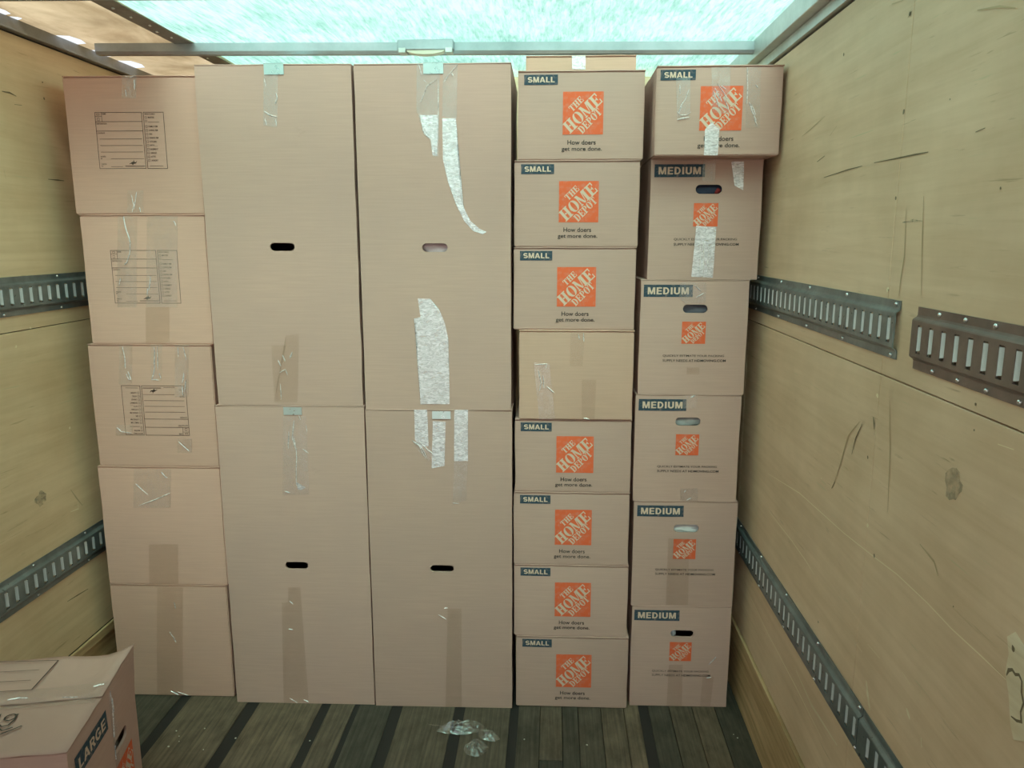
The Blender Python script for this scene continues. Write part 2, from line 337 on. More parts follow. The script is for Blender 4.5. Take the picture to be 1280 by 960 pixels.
n_trim = [0]
def trim(mesh, mat):
    n_trim[0] += 1; return tag(link('trim_%d' % n_trim[0], mesh, mat), kind='structure')
def bow_mesh(y):
    bm = bmesh.new(); x0, x1 = XL + .080, XR - .03; N = 12
    prof = [(-.020, -.001), (-.020, -.030), (-.013, -.040), (.013, -.040), (.020, -.030), (.020, -.001)]
    rings = []
    for i in range(N + 1):
        x = x0 + (x1 - x0) * i / N; rings.append([bm.verts.new((x, y + a, roof_z(x) + b)) for a, b in prof])
    for r0, r1 in zip(rings, rings[1:]):
        for k in range(len(prof)): bm.faces.new((r0[k], r1[k], r1[(k + 1) % 6], r0[(k + 1) % 6]))
    bm.faces.new(rings[0]); bm.faces.new(rings[-1][::-1]); return me_bm('roof_bow', bm)
for k in range(-7, 1): trim(bow_mesh(2.99 + .685 * k), M['bow'])
# right edge trim: bright flange and grey angle; left edge trim: one grey channel
t = trim(box_mesh('edge_trim', XR - .045, XR + .02, YB, YF, 2.458, 2.524, .002), M['alu'])
link('trim_flange', box_mesh('trim_flange', XR - .012, XR + .02, YB, YF, 2.424, 2.457, .001), M['alu'], t)
t = trim(box_mesh('edge_trim', XL - .02, XL + .006, YB, YF, 2.496, 2.541, .002), M['steelgrey'])
link('trim_lip', box_mesh('trim_lip', XL - .02, XL + .022, YB, YF, 2.494, 2.500, .001), M['steelgrey'], t)

trim(box_mesh('batten', XL + .0005, XL + .011, YB, YF, .246, .2845, .003), M['scuffply'])   # batten along the foot of the left wall

# interior lamp under the bow
lamp = tag(empty('dome_light', (-.471, 2.962, 2.490)), 'flat grey interior lamp with curved lens under the roof bow', 'light')
link('housing', box_mesh('housing', -.102, .102, -.024, .030, .004, .040, .003), M['bow'], lamp)
link('end_block', box_mesh('end_block', -.098, -.072, -.026, .024, -.006, .012, .002), M['alu'], lamp)
link('end_block', box_mesh('end_block', .072, .098, -.026, .024, -.006, .012, .002), M['alu'], lamp)
bm = bmesh.new(); N = 14; a = [bm.verts.new((-.070 + .14 * i / N, -.020, .004)) for i in range(N + 1)]; b = [bm.verts.new((-.066 + .132 * i / N, -.020, .002 - .012 * math.sin(math.pi * (i + .6) / (N + 1.2)) ** .7)) for i in range(N + 1)]
for i in range(N): bm.faces.new((a[i], a[i + 1], b[i + 1], b[i]))
ex = bmesh.ops.extrude_face_region(bm, geom=bm.faces[:]); bmesh.ops.translate(bm, verts=[v for v in ex['geom'] if isinstance(v, bmesh.types.BMVert)], vec=(0, .04, 0))
link('lens', me_bm('lens', bm), M['lens'], lamp)

# ---------------------------------------------------------------- slotted cargo tracks
PITCH = .0485
bm = bmesh.new(); bmesh.ops.create_uvsphere(bm, u_segments=8, v_segments=5, radius=.0048); screw_me = me_bm('screw', bm, True); screw_me.materials.append(M['screw'])
def track(label, X, s, y0, y1, zc, mat, screw_step, first_slot=None, group='slotted cargo tracks on the truck walls'):
    """s=+1 on the right wall; local n points into the room (-s in X)"""
    root = tag(empty('cargo_track', (X, y0, zc)), label, 'cargo track', group)
    L = y1 - y0; P = lambda y, n, z: (-s * n, y, z)
    bm = bmesh.new()
    hw, hh = .0088, .0285                     # slot half width and half height
    n0 = first_slot if first_slot is not None else .028
    cs = []; c = n0
    while c < L - .015: cs.append(c); c += PITCH
    def quad(*p): bm.faces.new([bm.verts.new(q) for q in p])
    prof = [(-.0645, .0005), (-.0645, .003), (-.0480, .003), (-.0440, .0050), (-.0395, .0115), (-.0370, .0130)]
    for sg in (1, -1):
        for (za, na), (zb, nb) in zip(prof, prof[1:]): quad(P(0, na, sg * za), P(L, na, sg * za), P(L, nb, sg * zb), P(0, nb, sg * zb))
    F = .013
    ys = [0.0]
    for c in cs: ys += [c - hw, c + hw]
    ys += [L]
    for i, (a, b) in enumerate(zip(ys, ys[1:])):
        if i % 2 == 0: quad(P(a, F, -.037), P(b, F, -.037), P(b, F, .037), P(a, F, .037))
        else:
            quad(P(a, F, -.037), P(b, F, -.037), P(b, F, -hh), P(a, F, -hh)); quad(P(a, F, hh), P(b, F, hh), P(b, F, .037), P(a, F, .037))
            D = .0095
            for p, q in (((a, -hh), (b, -hh)), ((b, -hh), (b, hh)), ((b, hh), (a, hh)), ((a, hh), (a, -hh))): quad(P(p[0], F, p[1]), P(q[0], F, q[1]), P(q[0], D, q[1]), P(p[0], D, p[1]))
    # end caps of the pressed section (sheet edge)
    for yy in (0, L):
        for sg in (1, -1):
            for (za, na), (zb, nb) in zip(prof, prof[1:]): quad(P(yy, na, sg * za), P(yy, nb, sg * zb), P(yy, max(nb - .0025, 0), sg * zb * .985), P(yy, max(na - .0025, 0), sg * za * .985))
        quad(P(yy, F, -.037), P(yy, F, .037), P(yy, F - .003, .037), P(yy, F - .003, -.037))
    bmesh.ops.remove_doubles(bm, verts=bm.verts[:], dist=1e-5); bmesh.ops.recalc_face_normals(bm, faces=bm.faces[:])
    link('channel', me_bm('channel', bm), mat, root)
    # bent tabs behind the slots, turned towards the open rear
    tv = []; K = 5
    for k in range(K + 1):
        u = k / K; y = -hw + .0012 + (2 * hw - .0012) * u; n = .0015 + .0105 * math.sin(u * math.pi / 2)
        tv += [P(y, n, -hh + .004 + .004 * (1 - u)), P(y, n, hh - .003)]
    tm = me_from('slot_tab', tv, [(2 * k, 2 * k + 2, 2 * k + 3, 2 * k + 1) for k in range(K)], True); tm.materials.append(M['tab'])
    for c in cs:
        if -.9 < y0 + c < 3.3: link('slot_tab', tm, None, root, (0, c, 0))
    y = .018
    while y < L - .01:
        for sg in (1, -1): link('screw', screw_me, None, root, P(y + (.006 if sg < 0 else 0), .0035, sg * .0565))
        y += screw_step
    return root
track('long grey slotted track high on the right wall, running behind the boxes', XR, 1, 1.716, 3.45, 1.625, M['galv'], .29, .026)
track('brown coated slotted track high on the right wall, cut off by the picture edge', XR, 1, -1.0, 1.632, 1.620, M['railbrown'], .0485 * 2, 1.632 + 1.0 - .036 - PITCH * 53)
track('grey slotted track low on the right wall, the far length beside the box stack', XR, 1, 1.712, 3.45, .648, M['galv'], .30, .02)
track('grey slotted track low on the right wall, the near length below the torn plywood', XR, 1, -1.0, 1.708, .648, M['galv'], .30, .03)
track('grey slotted track high on the left wall beside the second printed box', XL + .0016, -1, -1.2, 3.45, 1.633, M['galv'], .30, .02)
track('grey slotted track low on the left wall above the foreground box', XL + .0016, -1, -1.2, 3.45, .650, M['galv'], .30, .02)
# ---------------------------------------------------------------- print: letters, tags, logo, form
def text_geo(s, offset=0.0, spacing=1.0, line=1.0, align='LEFT'):
    cu = bpy.data.curves.new('t', 'FONT'); cu.body = s; cu.offset = offset; cu.space_character = spacing; cu.space_line = line; cu.align_x = align; cu.resolution_u = 3
    o = bpy.data.objects.new('t', cu); m = o.to_mesh()
    v = [(p.co.x, p.co.y) for p in m.vertices]; f = [tuple(p.vertices) for p in m.polygons]
    o.to_mesh_clear(); bpy.data.objects.remove(o); bpy.data.curves.remove(cu)
    return v, f
def fit(vf, x0, x1, z0, z1, keep=False):
    v, f = vf; xs = [p[0] for p in v]; ys = [p[1] for p in v]; a, b, c, d = min(xs), max(xs), min(ys), max(ys)
    return [(x0 + (p[0] - a) / (b - a) * (x1 - x0), z0 + (p[1] - c) / (d - c) * (z1 - z0)) for p in v], f
def join(*parts):
    V, F = [], []
    for v, f in parts:
        k = len(V); V += v; F += [tuple(i + k for i in q) for q in f]
    return V, F
def rect(x0, x1, z0, z1, n=1):
    v = [(x0 + (x1 - x0) * i / n, z0 + (z1 - z0) * j / n) for j in range(n + 1) for i in range(n + 1)]
    return v, [(j * (n + 1) + i, j * (n + 1) + i + 1, (j + 1) * (n + 1) + i + 1, (j + 1) * (n + 1) + i) for j in range(n) for i in range(n)]
def poly(*p): return list(p), [tuple(range(len(p)))]
def frame(x0, x1, z0, z1, w): return join(rect(x0, x1, z0, z0 + w), rect(x0, x1, z1 - w, z1), rect(x0, x0 + w, z0, z1), rect(x1 - w, x1, z0, z1))

# stencil slab-serif capitals on a unit height
def crescent(cx, rx, rxi, side, y0=0., y1=1., n=10):
    cy, ry = (y0 + y1) / 2, (y1 - y0) / 2; V, F = [], []
    for i in range(n + 1):
        a = math.pi * (i / n - .5); V += [(cx + side * rx * math.cos(a), cy + ry * math.sin(a)), (cx + side * rxi * math.cos(a), cy + (ry - .07) * math.sin(a))]
    return V, [(2 * i, 2 * i + 2, 2 * i + 3, 2 * i + 1) for i in range(n)]
def stem(a, b, s=.09): return join(rect(a, b, 0, 1), rect(a - s, b + s, 0, .09), rect(a - s, b + s, .91, 1))
def sh(g, dx): return [(x + dx, y) for x, y in g[0]], g[1]
GLYPH = {
 'H': (.98, join(stem(.11, .37), stem(.61, .87), rect(.40, .58, .44, .56))),
 'O': (.92, join(crescent(.44, .42, .16, -1), crescent(.49, .42, .16, 1))),
 'M': (1.22, join(rect(.10, .20, 0, 1), rect(.02, .28, 0, .09), poly((.02, 1), (.30, 1), (.64, .06), (.50, .02)), poly((.60, .02), (.66, .10), (.88, 1), (.78, 1)), rect(.84, 1.12, 0, 1), rect(.76, 1.20, 0, .09), rect(.80, 1.20, .91, 1))),
 'E': (.86, join(stem(.11, .37), rect(.40, .78, .90, 1), rect(.68, .78, .68, 1), rect(.40, .58, .45, .56), rect(.54, .62, .36, .65), rect(.40, .82, 0, .10), rect(.72, .82, 0, .34))),
 'T': (.90, join(rect(.32, .58, 0, 1), rect(.24, .66, 0, .09), rect(.02, .29, .90, 1), rect(.02, .11, .66, 1), rect(.61, .88, .90, 1), rect(.79, .88, .66, 1))),
 'D': (.94, join(stem(.11, .37), crescent(.42, .46, .20, 1))),
 'P': (.84, join(stem(.11, .37), crescent(.42, .38, .14, 1, .42, 1))),
}
def word(w):
    parts, x = [], 0
    for ch in w: parts.append(sh(GLYPH[ch][1], x)); x += GLYPH[ch][0] + .03
    v, f = join(*parts); return [(px / x, py) for px, py in v], f
def along(vf, p, q, h):
    """lay a word (x 0..1, y 0..1) along the baseline p->q with cap height h"""
    p, q = Vector(p), Vector(q); d = q - p; nn = Vector((-d.y, d.x)).normalized()
    return [tuple(p + d * x + nn * (y * h)) for x, y in vf[0]], vf[1]
LOGO = join(along(word('THE'), (.235, .520), (.525, .800), .155), along(word('HOME'), (.185, .012), (.995, .775), .295), along(word('DEPOT'), (.490, .006), (.985, .505), .185))
LOGO = ([(min(max(x, .0), 1.0), min(max(y, .0), 1.0)) for x, y in LOGO[0]], LOGO[1])
def place(vf, x0, x1, z0, z1): return [(x0 + x * (x1 - x0), z0 + y * (z1 - z0)) for x, y in vf[0]], vf[1]

# heavy sans capitals for the size tags, built from strokes on a unit height
def bar(pts, w=.21):
    n = len(pts); V = []
    for i, p in enumerate(pts):
        a = Vector(pts[max(i - 1, 0)]); b = Vector(pts[min(i + 1, n - 1)]); d = (b - a).normalized(); nn = Vector((-d.y, d.x))
        k = 1.0
        if 0 < i < n - 1: k = 1 / max(.5, nn.dot(Vector((-(Vector(pts[i + 1]) - Vector(p)).normalized().y, (Vector(pts[i + 1]) - Vector(p)).normalized().x))))
        V += [tuple(Vector(p) + nn * w / 2 * k), tuple(Vector(p) - nn * w / 2 * k)]
    return V, [(2 * i, 2 * i + 2, 2 * i + 3, 2 * i + 1) for i in range(n - 1)]
def arcp(cx, cy, rx, ry, a0, a1, n=10): return [(cx + rx * math.cos(R(a0 + (a1 - a0) * i / n)), cy + ry * math.sin(R(a0 + (a1 - a0) * i / n))) for i in range(n + 1)]
SANS = {
 'S': (.74, bar(arcp(.37, .70, .25, .205, 25, 250, 12) + arcp(.37, .30, .26, .205, 75, -155, 12))),
 'M': (.94, join(rect(.04, .23, 0, 1), rect(.71, .90, 0, 1), poly((.04, 1), (.30, 1), (.55, 0), (.39, 0)), poly((.64, 1), (.90, 1), (.55, 0), (.39, 0)))),
 'A': (.84, join(poly((0, 0), (.22, 0), (.51, 1), (.31, 1)), poly((.62, 0), (.84, 0), (.53, 1), (.33, 1)), rect(.20, .64, .19, .35))),
 'L': (.66, join(rect(.05, .27, 0, 1), rect(.05, .63, 0, .19))),
 'E': (.70, join(rect(.05, .27, 0, 1), rect(.05, .66, 0, .18), rect(.05, .63, .42, .58), rect(.05, .66, .82, 1))),
 'D': (.80, join(rect(.05, .27, 0, 1), bar([(.16, .91)] + arcp(.33, .5, .32, .41, 90, -90, 12) + [(.16, .09)], .19))),
 'I': (.32, rect(.05, .27, 0, 1)),
 'U': (.80, bar([(.15, 1)] + arcp(.40, .36, .25, .265, 180, 360, 12) + [(.65, 1)])),
 'R': (.80, join(rect(.05, .27, 0, 1), bar([(.16, .91)] + arcp(.42, .695, .23, .215, 90, -90, 10) + [(.16, .48)], .18), poly((.36, .46), (.58, .46), (.80, 0), (.55, 0)))),
 'G': (.84, join(bar(arcp(.43, .5, .315, .405, 40, 330, 16)), rect(.46, .80, .36, .52), rect(.62, .80, .10, .50))),
}
def sans(w):
    parts, x = [], 0
    for ch in w: parts.append(sh(SANS[ch][1], x)); x += SANS[ch][0] + .055
    return join(*parts)

_cache = {}
def printed(name, key, vf, mat, off, bulge, parent, loc=(0, 0, 0)):
    if key is None or key not in _cache:
        me = me_from(name, [(x, bulge(x, z) - off, z) for x, z in vf[0]], vf[1]); me.materials.append(mat)
        if key is None: return link(name, me, None, parent, loc)
        _cache[key] = me
    return link(name, _cache[key], None, parent, loc)

# ---------------------------------------------------------------- cartons
def bulge_fn(w, h, b): return lambda x, z: -b * max(0, 1 - (2 * x / w) ** 2) * max(0, 1 - (2 * z / h - 1) ** 2)
def carton_body(w, d, h, hole, b, seed, warp=None):
    bf = bulge_fn(w, h, b); rnd = random.Random(seed)
    def lines(lo, hi, n, keep=()):
        a = [lo + (hi - lo) * i / n for i in range(n + 1)]
        for k in keep: a = [q for q in a if abs(q - k) > .012 or q in (lo, hi)] + [k]
        if keep: a = [q for q in a if not (keep[0] < q < keep[1])]
        return sorted(a)
    if hole: cx, cz, hw, hh = hole; xs = lines(-w / 2, w / 2, 10, (cx - hw, cx + hw)); zs = lines(0, h, 12, (cz - hh, cz + hh))
    else: xs = lines(-w / 2, w / 2, 10); zs = lines(0, h, 12)
    ys = lines(0, d, 6); bm = bmesh.new()
    def patch(us, vs, fn, skip=None, flip=False):
        g = [[bm.verts.new(fn(u, v)) for u in us] for v in vs]
        for j in range(len(vs) - 1):
            for i in range(len(us) - 1):
                if skip and skip(us[i], us[i + 1], vs[j], vs[j + 1]): continue
                q = [g[j][i], g[j][i + 1], g[j + 1][i + 1], g[j + 1][i]]; bm.faces.new(q[::-1] if flip else q)
    sk = None
    if hole: sk = lambda a, b_, c, e: a >= cx - hw - 1e-6 and b_ <= cx + hw + 1e-6 and c >= cz - hh - 1e-6 and e <= cz + hh + 1e-6
    patch(xs, zs, lambda u, v: (u, 0, v), sk)
    patch(xs, zs, lambda u, v: (u, d, v), None, True)
    patch(ys, zs, lambda u, v: (-w / 2, u, v), None, True); patch(ys, zs, lambda u, v: (w / 2, u, v))
    patch(xs, ys, lambda u, v: (u, v, 0), None, True); patch(xs, ys, lambda u, v: (u, v, h))
    bmesh.ops.remove_doubles(bm, verts=bm.verts[:], dist=1e-5)
    lip = []
    if hole:
        n = 24; r = hh; loop = []
        corner = [(cx + hw, cz + hh), (cx - hw, cz + hh), (cx - hw, cz - hh), (cx + hw, cz - hh)]
        st = []
        for q in range(4):
            ccx = cx + (hw - r) * (1 if q in (0, 3) else -1)
            for k in range(7): a = math.pi / 2 * (q + k / 6); st.append((ccx + r * math.cos(a), cz + r * math.sin(a), q))
        sv = [bm.verts.new((x, 0, z)) for x, z, _ in st]; cv = [bm.verts.new((x, 0, z)) for x, z in corner]
        for q in range(4):
            for k in range(6): bm.faces.new((cv[q], sv[q * 7 + k + 1], sv[q * 7 + k]))
            bm.faces.new((cv[q], cv[(q + 1) % 4], sv[((q + 1) % 4) * 7], sv[q * 7 + 6])) if (st[q * 7 + 6][:2] != st[((q + 1) % 4) * 7][:2]) else bm.faces.new((cv[q], cv[(q + 1) % 4], sv[q * 7 + 6]))
        bmesh.ops.remove_doubles(bm, verts=bm.verts[:], dist=1e-5)
        lv = [bm.verts.new((x, .006, z)) for x, z, _ in st]; key = {}
        bm.verts.ensure_lookup_table()
        find = lambda x, z: min(bm.verts, key=lambda v: (v.co.x - x) ** 2 + (v.co.z - z) ** 2 + 50 * v.co.y ** 2)
        fv = [find(x, z) for x, z, _ in st]
        for k in range(len(st)):
            m_ = (k + 1) % len(st)
            if fv[k] is not fv[m_]: lip.append((fv[k], fv[m_], lv[m_], lv[k]))
    ed = [e for e in bm.edges if len(e.link_faces) == 2 and e.link_faces[0].normal.dot(e.link_faces[1].normal) < .3] if not bm.normal_update() else []
    for q in lip:
        try: bm.faces.new(q)
        except ValueError: pass
    bmesh.ops.bevel(bm, geom=ed, offset=.0035, segments=2, affect='EDGES', clamp_overlap=True)
    so = rnd.uniform(0, 100)
    for v in bm.verts:
        x, y, z = v.co; n1 = noise.noise((x * 7 + so, y * 7, z * 7)); n2 = noise.noise((x * 7, y * 7 + so, z * 7 + 9))
        if y < .012: v.co.y += bf(x, z) * (1 - y / .012 if y > 0 else 1)
        sidefac = min(1, abs(x) / (w / 2)) ** 8
        v.co.x += (.0022 * n1 - .001) * sidefac - math.copysign(.0015, x) * sidefac
        if z > h - .02: v.co.z += .0014 * n2 - .001
        if warp: v.co.x, v.co.y, v.co.z = warp(v.co.x, v.co.y, v.co.z)
    bmesh.ops.recalc_face_normals(bm, faces=bm.faces[:])
    return me_bm('body', bm), bf
def flaps(root, w, d, h, mat, seed, along_x=True, warp=None):
    """two top flaps meeting in the middle, each a board of its own"""
    rnd = random.Random(seed * 3 + 1)
    for k in (0, 1):
        bm = bmesh.new(); nx, ny = 10, 6
        y0, y1 = ((-.001, d / 2 - .002) if k == 0 else (d / 2 + .002, d))
        x0, x1 = -w / 2 + .0015, w / 2 - .0015
        if not along_x: pass
        sag = rnd.uniform(.0, .003); ph = rnd.uniform(0, 50)
        lay = []
        for t_ in (0, 1):
            lay.append([[bm.verts.new((x0 + (x1 - x0) * i / nx, y0 + (y1 - y0) * j / ny, h - .0035 + .0035 * t_ + .0014 * noise.noise((i * .4 + ph, j * .5, 0)) - sag * (j / ny if k == 0 else 1 - j / ny))) for i in range(nx + 1)] for j in range(ny + 1)])
        for t_ in (0, 1):
            for j in range(ny):
                for i in range(nx): bm.faces.new((lay[t_][j][i], lay[t_][j][i + 1], lay[t_][j + 1][i + 1], lay[t_][j + 1][i]))
        rim = [(0, i) for i in range(nx)] + [(j, nx) for j in range(ny)] + [(ny, i) for i in range(nx, 0, -1)] + [(j, 0) for j in range(ny, 0, -1)]
        for a, b in zip(rim, rim[1:] + rim[:1]): bm.faces.new((lay[0][a[0]][a[1]], lay[0][b[0]][b[1]], lay[1][b[0]][b[1]], lay[1][a[0]][a[1]]))
        if warp:
            for v in bm.verts: v.co = warp(*v.co)
        bmesh.ops.recalc_face_normals(bm, faces=bm.faces[:])
        link('top_flap', me_bm('top_flap', bm, True), mat, root)
BOX = {}
def carton(key, name, x0, x1, z0, z1, Y, d, mat, label, group, hole=None, b=.004, rz=1.2):
    w, h = x1 - x0, z1 - z0 - .0006
    root = tag(empty(name, ((x0 + x1) / 2, Y, z0), R(rz)), label, 'box', group)
    me, bf = carton_body(w, d, h - .0035, hole, b, len(BOX) + 11)
    link('body', me, M[mat], root)
    flaps(root, w, d, h, M[mat], len(BOX) + 5)
    BOX[key] = (root, w, h, bf); return root
def small_print(key):
    root, w, h, bf = BOX[key]; W, H = .436, .292; b0 = bulge_fn(W, H, .004); dz = (h - H) * .55
    s = printed('size_tag', 's_tag', rect(-W / 2 + .0235, -W / 2 + .138, H * .842, H * .955, 3), M['slate'], .0010, b0, root, (0, 0, h - H))
    printed('lettering', 's_let', fit(sans('SMALL'), -W / 2 + .0355, -W / 2 + .127, H * .868, H * .931), M['knock'], .0016, b0, s)
    l = printed('logo', 's_logo', rect(-W * .143, W * .173, H * .286, H * .765, 5), M['orange'], .0010, b0, root, (0, 0, dz))
    printed('lettering', 's_logolet', place(LOGO, -W * .143, W * .173, H * .286, H * .765), M['knock'], .0016, b0, l)
    printed('slogan', 's_slogan', join(fit(text_geo('How doers', .011), -W * .104, W * .118, H * .172, H * .225), fit(text_geo('get more done.', .011), -W * .150, W * .168, H * .088, H * .150)), M['ink'], .0012, b0, root, (0, 0, dz))
def medium_print(key):
    root, w, h, bf = BOX[key]; W, H = .389, .4145; b0 = bulge_fn(W, H, .004); dz = h - H
    s = printed('size_tag', 'm_tag', rect(-W / 2 + .012, -W / 2 + .186, H * .852, H * .957, 3), M['slate'], .0010, b0, root, (0, 0, dz))
    printed('lettering', 'm_let', fit(sans('MEDIUM'), -W / 2 + .026, -W / 2 + .172, H * .874, H * .935), M['knock'], .0016, b0, s)
    l = printed('logo', 'm_logo', rect(-W * .108, W * .110, H * .447, H * .640, 4), M['orange'], .0010, b0, root, (0, 0, dz))
    printed('lettering', 'm_logolet', place(LOGO, -W * .108, W * .110, H * .447, H * .640), M['knock'], .0016, b0, l)
    printed('web_line', 'm_web', join(fit(text_geo('QUICKLY ESTIMATE YOUR PACKING', .004), -W * .275, W * .292, H * .328, H * .350), fit(text_geo('SUPPLY NEEDS AT', .004), -W * .275, W * .010, H * .287, H * .309), fit(text_geo('HDMOVING.COM', .018), W * .022, W * .310, H * .287, H * .309)), M['ink'], .0012, b0, root, (0, 0, dz))
def form_geo(w=.246, h=.192):
    t_ = .0016; a = w * .685; P = []
    T = lambda s, x0, z, ht, k=.62: P.append(fit(text_geo(s, .01), x0, x0 + ht * k * len(s), z, z + ht))
    P += [frame(0, a, 0, h, t_), frame(a + .005, w, 0, h, t_), rect(0, a, h * .83, h * .83 + t_), rect(0, a, h * .665, h * .665 + t_), rect(.024, .0252, h * .83, h), rect(0, .024, h * .925, h * .925 + .001)]
    for k in (.525, .41, .295): P.append(rect(.010, a - .006, h * k, h * k + t_ * .8))
    P += [rect(.045, a - .004, h * .175, h * .175 + t_ * .7), rect(.042, .085, h * .035, h * .035 + t_ * .7), rect(.094, a - .004, h * .05, h * .05 + .0012), rect(.094, a - .004, h * .036, h * .036 + .0008)]
    T('NAME', .027, h * .955, .0055); T('DESTINATION', .004, h * .785, .005, .66); T('CONTENTS', .004, h * .62, .005, .66)
    T('PACKED', .008, h * .205, .005); T('BY', .008, h * .17, .005); T('CARTON', .008, h * .07, .005); T('NO', .008, h * .035, .005)
    P.append(frame(.007, .017, h * .945, h * .975, .001)); P.append(frame(.008, .016, h * .850, h * .905, .001))
    # small running-figure emblem above its base line
    cx, cz = .124, h * .105
    P += [poly((cx - .010, cz - .001), (cx - .003, cz + .004), (cx + .006, cz + .003), (cx + .010, cz - .002), (cx + .003, cz - .003), (cx - .004, cz - .006)), poly((cx, cz + .003), (cx + .002, cz + .011), (cx + .004, cz + .003)), poly((cx + .007, cz + .001), (cx + .014, cz + .007), (cx + .010, cz - .001)), poly((cx - .010, cz), (cx - .017, cz - .005), (cx - .008, cz - .003)), poly((cx - .002, cz - .004), (cx - .004, cz - .010), (cx + .001, cz - .004))]
    x = a + .010
    T('BEDROOM(S)', x, h * .945, .006, .60); P.append(frame(x, x + .007, h * .885, h * .92, .0009)); T('MASTER', x + .011, h * .888, .006); P.append(frame(x, x + .007, h * .825, h * .86, .0009)); P.append(rect(x + .010, w - .018, h * .82, h * .82 + .0012))
    for i, s in enumerate(('FAMILY RM', 'LIVING RM', 'DEN', 'DINING RM', 'KITCHEN', 'BATH____', 'BASEMENT', 'GARAGE', 'ATTIC', 'LAUNDRY')):
        z = h * (.725 - i * .0665); P.append(frame(x, x + .007, z, z + .0075, .0009)); T(s, x + .011, z + .001, .006, .58)
    P.append(rect(x + .004, w - .016, h * .045, h * .045 + .0012))
    return join(*P)
FORM = form_geo()
def form_print(key, x0, z0, flip=False):
    root, w, h, bf = BOX[key]
    v = [((x0 + .246 - x) if flip else x0 + x, (z0 + .192 - z) if flip else z0 + z) for x, z in FORM[0]]
    printed('printed_form', None, (v, FORM[1]), M['brownink'], .0012, bf, root)
GA, GB, GS, GM = 'reddish cartons in the left stack', 'tall wardrobe cartons', 'small printed cartons', 'medium printed cartons'
for key, x0, x1, z0, z1, lab in (
    ('A5', -1.739, -1.268, 0, .484, 'plain brown box on the floor at the bottom of the left stack'),
    ('A4', -1.739, -1.260, .484, .967, 'plain brown box without print, second from the floor in the left stack'),
    ('A3', -1.729, -1.259, .967, 1.438, 'reddish box with its printed form upside down, middle of the left stack'),
    ('A2', -1.709, -1.247, 1.438, 1.908, 'reddish box with upright printed form, second from the top of the left stack'),
    ('A1', -1.720, -1.244, 1.908, 2.380, 'reddish box with upright printed form, on top of the left stack')):
    carton(key, 'cardboard_box', x0, x1, z0, z1, 2.753, .46, 'pink', lab, GA)
form_print('A1', -.132, .158); form_print('A2', -.127, .151); form_print('A3', -.119, .123, True)
for key, x0, x1, z0, z1, Y, hole, lab in (
    ('B2', -1.247, -.690, 0, 1.216, 2.730, (-.0045, .588, .0445, .0150), 'tall plain wardrobe box on the floor beside the reddish stack, one strip of tape'),
    ('B1', -1.235, -.692, 1.2175, 2.407, 2.730, (.002, .576, .0440, .0140), 'tall plain wardrobe box, upper one beside the reddish stack, with black hand hole'),
    ('C2', -.687, -.143, 0, 1.206, 2.736, (.003, .586, .0450, .0140), 'tall plain wardrobe box on the floor with three short shiny tape strips'),
    ('C1', -.685, -.147, 1.206, 2.405, 2.736, (-.001, .585, .0450, .0150), 'tall plain wardrobe box, upper one with long white loose tape and pale hand hole')):
    carton(key, 'wardrobe_box', x0, x1, z0, z1, Y, .54, 'kraft', lab, GB, hole, .006, .3 if key == 'C1' else 1.2)
for key, tx in (('B1', .005), ('B2', .011), ('C1', .004), ('C2', .010)):
    root, w, h, bf = BOX[key]; t = .0016; tw = .034; zt = h + (.001 if key in ('B1', 'C1') else -.0065); zb = h - .036
    bm = bmesh.new(); bm_box(bm, tx - tw, tx + tw, -.0042, -.0042 + t, zb + .002, zt + .0016)
    if key in ('B1', 'C1'): bm_box(bm, tx - tw, tx + tw, -.0042, .30, zt, zt + t)
    link('hanger_bar', me_bm('hanger_bar', bm), M['hook'], root)['label'] = 'pale metal hanger bar end hooked over the top edge'
small_labels = {
    'D8': 'small printed box on the floor at the bottom of its stack', 'D7': 'small printed box, second from the floor in its stack', 'D6': 'small printed box, third from the floor in its stack',
    'D5': 'small printed box directly under the plain tan box', 'D3': 'small printed box directly on top of the plain tan box', 'D2': 'small printed box, second from the top of the tall stack of small boxes', 'D1': 'small printed box with the flat carton lying on top of it'}
for key, x0, x1, z0, z1 in (('D8', -.131, .308, 0, .304), ('D7', -.139, .300, .304, .600), ('D6', -.140, .296, .600, .890), ('D5', -.136, .296, .890, 1.170), ('D4', -.121, .295, 1.170, 1.500), ('D3', -.141, .293, 1.500, 1.793), ('D2', -.139, .298, 1.793, 2.089), ('D1', -.127, .306, 2.089, 2.382)):
    if key == 'D4': carton(key, 'cardboard_box', x0, x1, z0, z1, 2.752, .42, 'tan', 'plain tan box without print wedged between the small printed boxes', 'plain tan cartons', None, .004, .6)
    else: carton(key, 'small_moving_box', x0, x1, z0, z1, 2.760, .44, 'kraft', small_labels[key], GS, None, .004, .6); small_print(key)
carton('D0', 'cardboard_box', -.108, .294, 2.382, 2.476, 2.97, .22, 'tan', 'flat plain carton lying on top of the stack of small boxes, under the roof', 'plain tan cartons', None, .001, .4)
carton('E1', 'small_moving_box', .333, .746, 2.094, 2.379, 2.690, .42, 'kraft', 'small printed box with several strips of crinkled tape on top of the medium boxes', GS, None, .004, 0.3); small_print('E1')
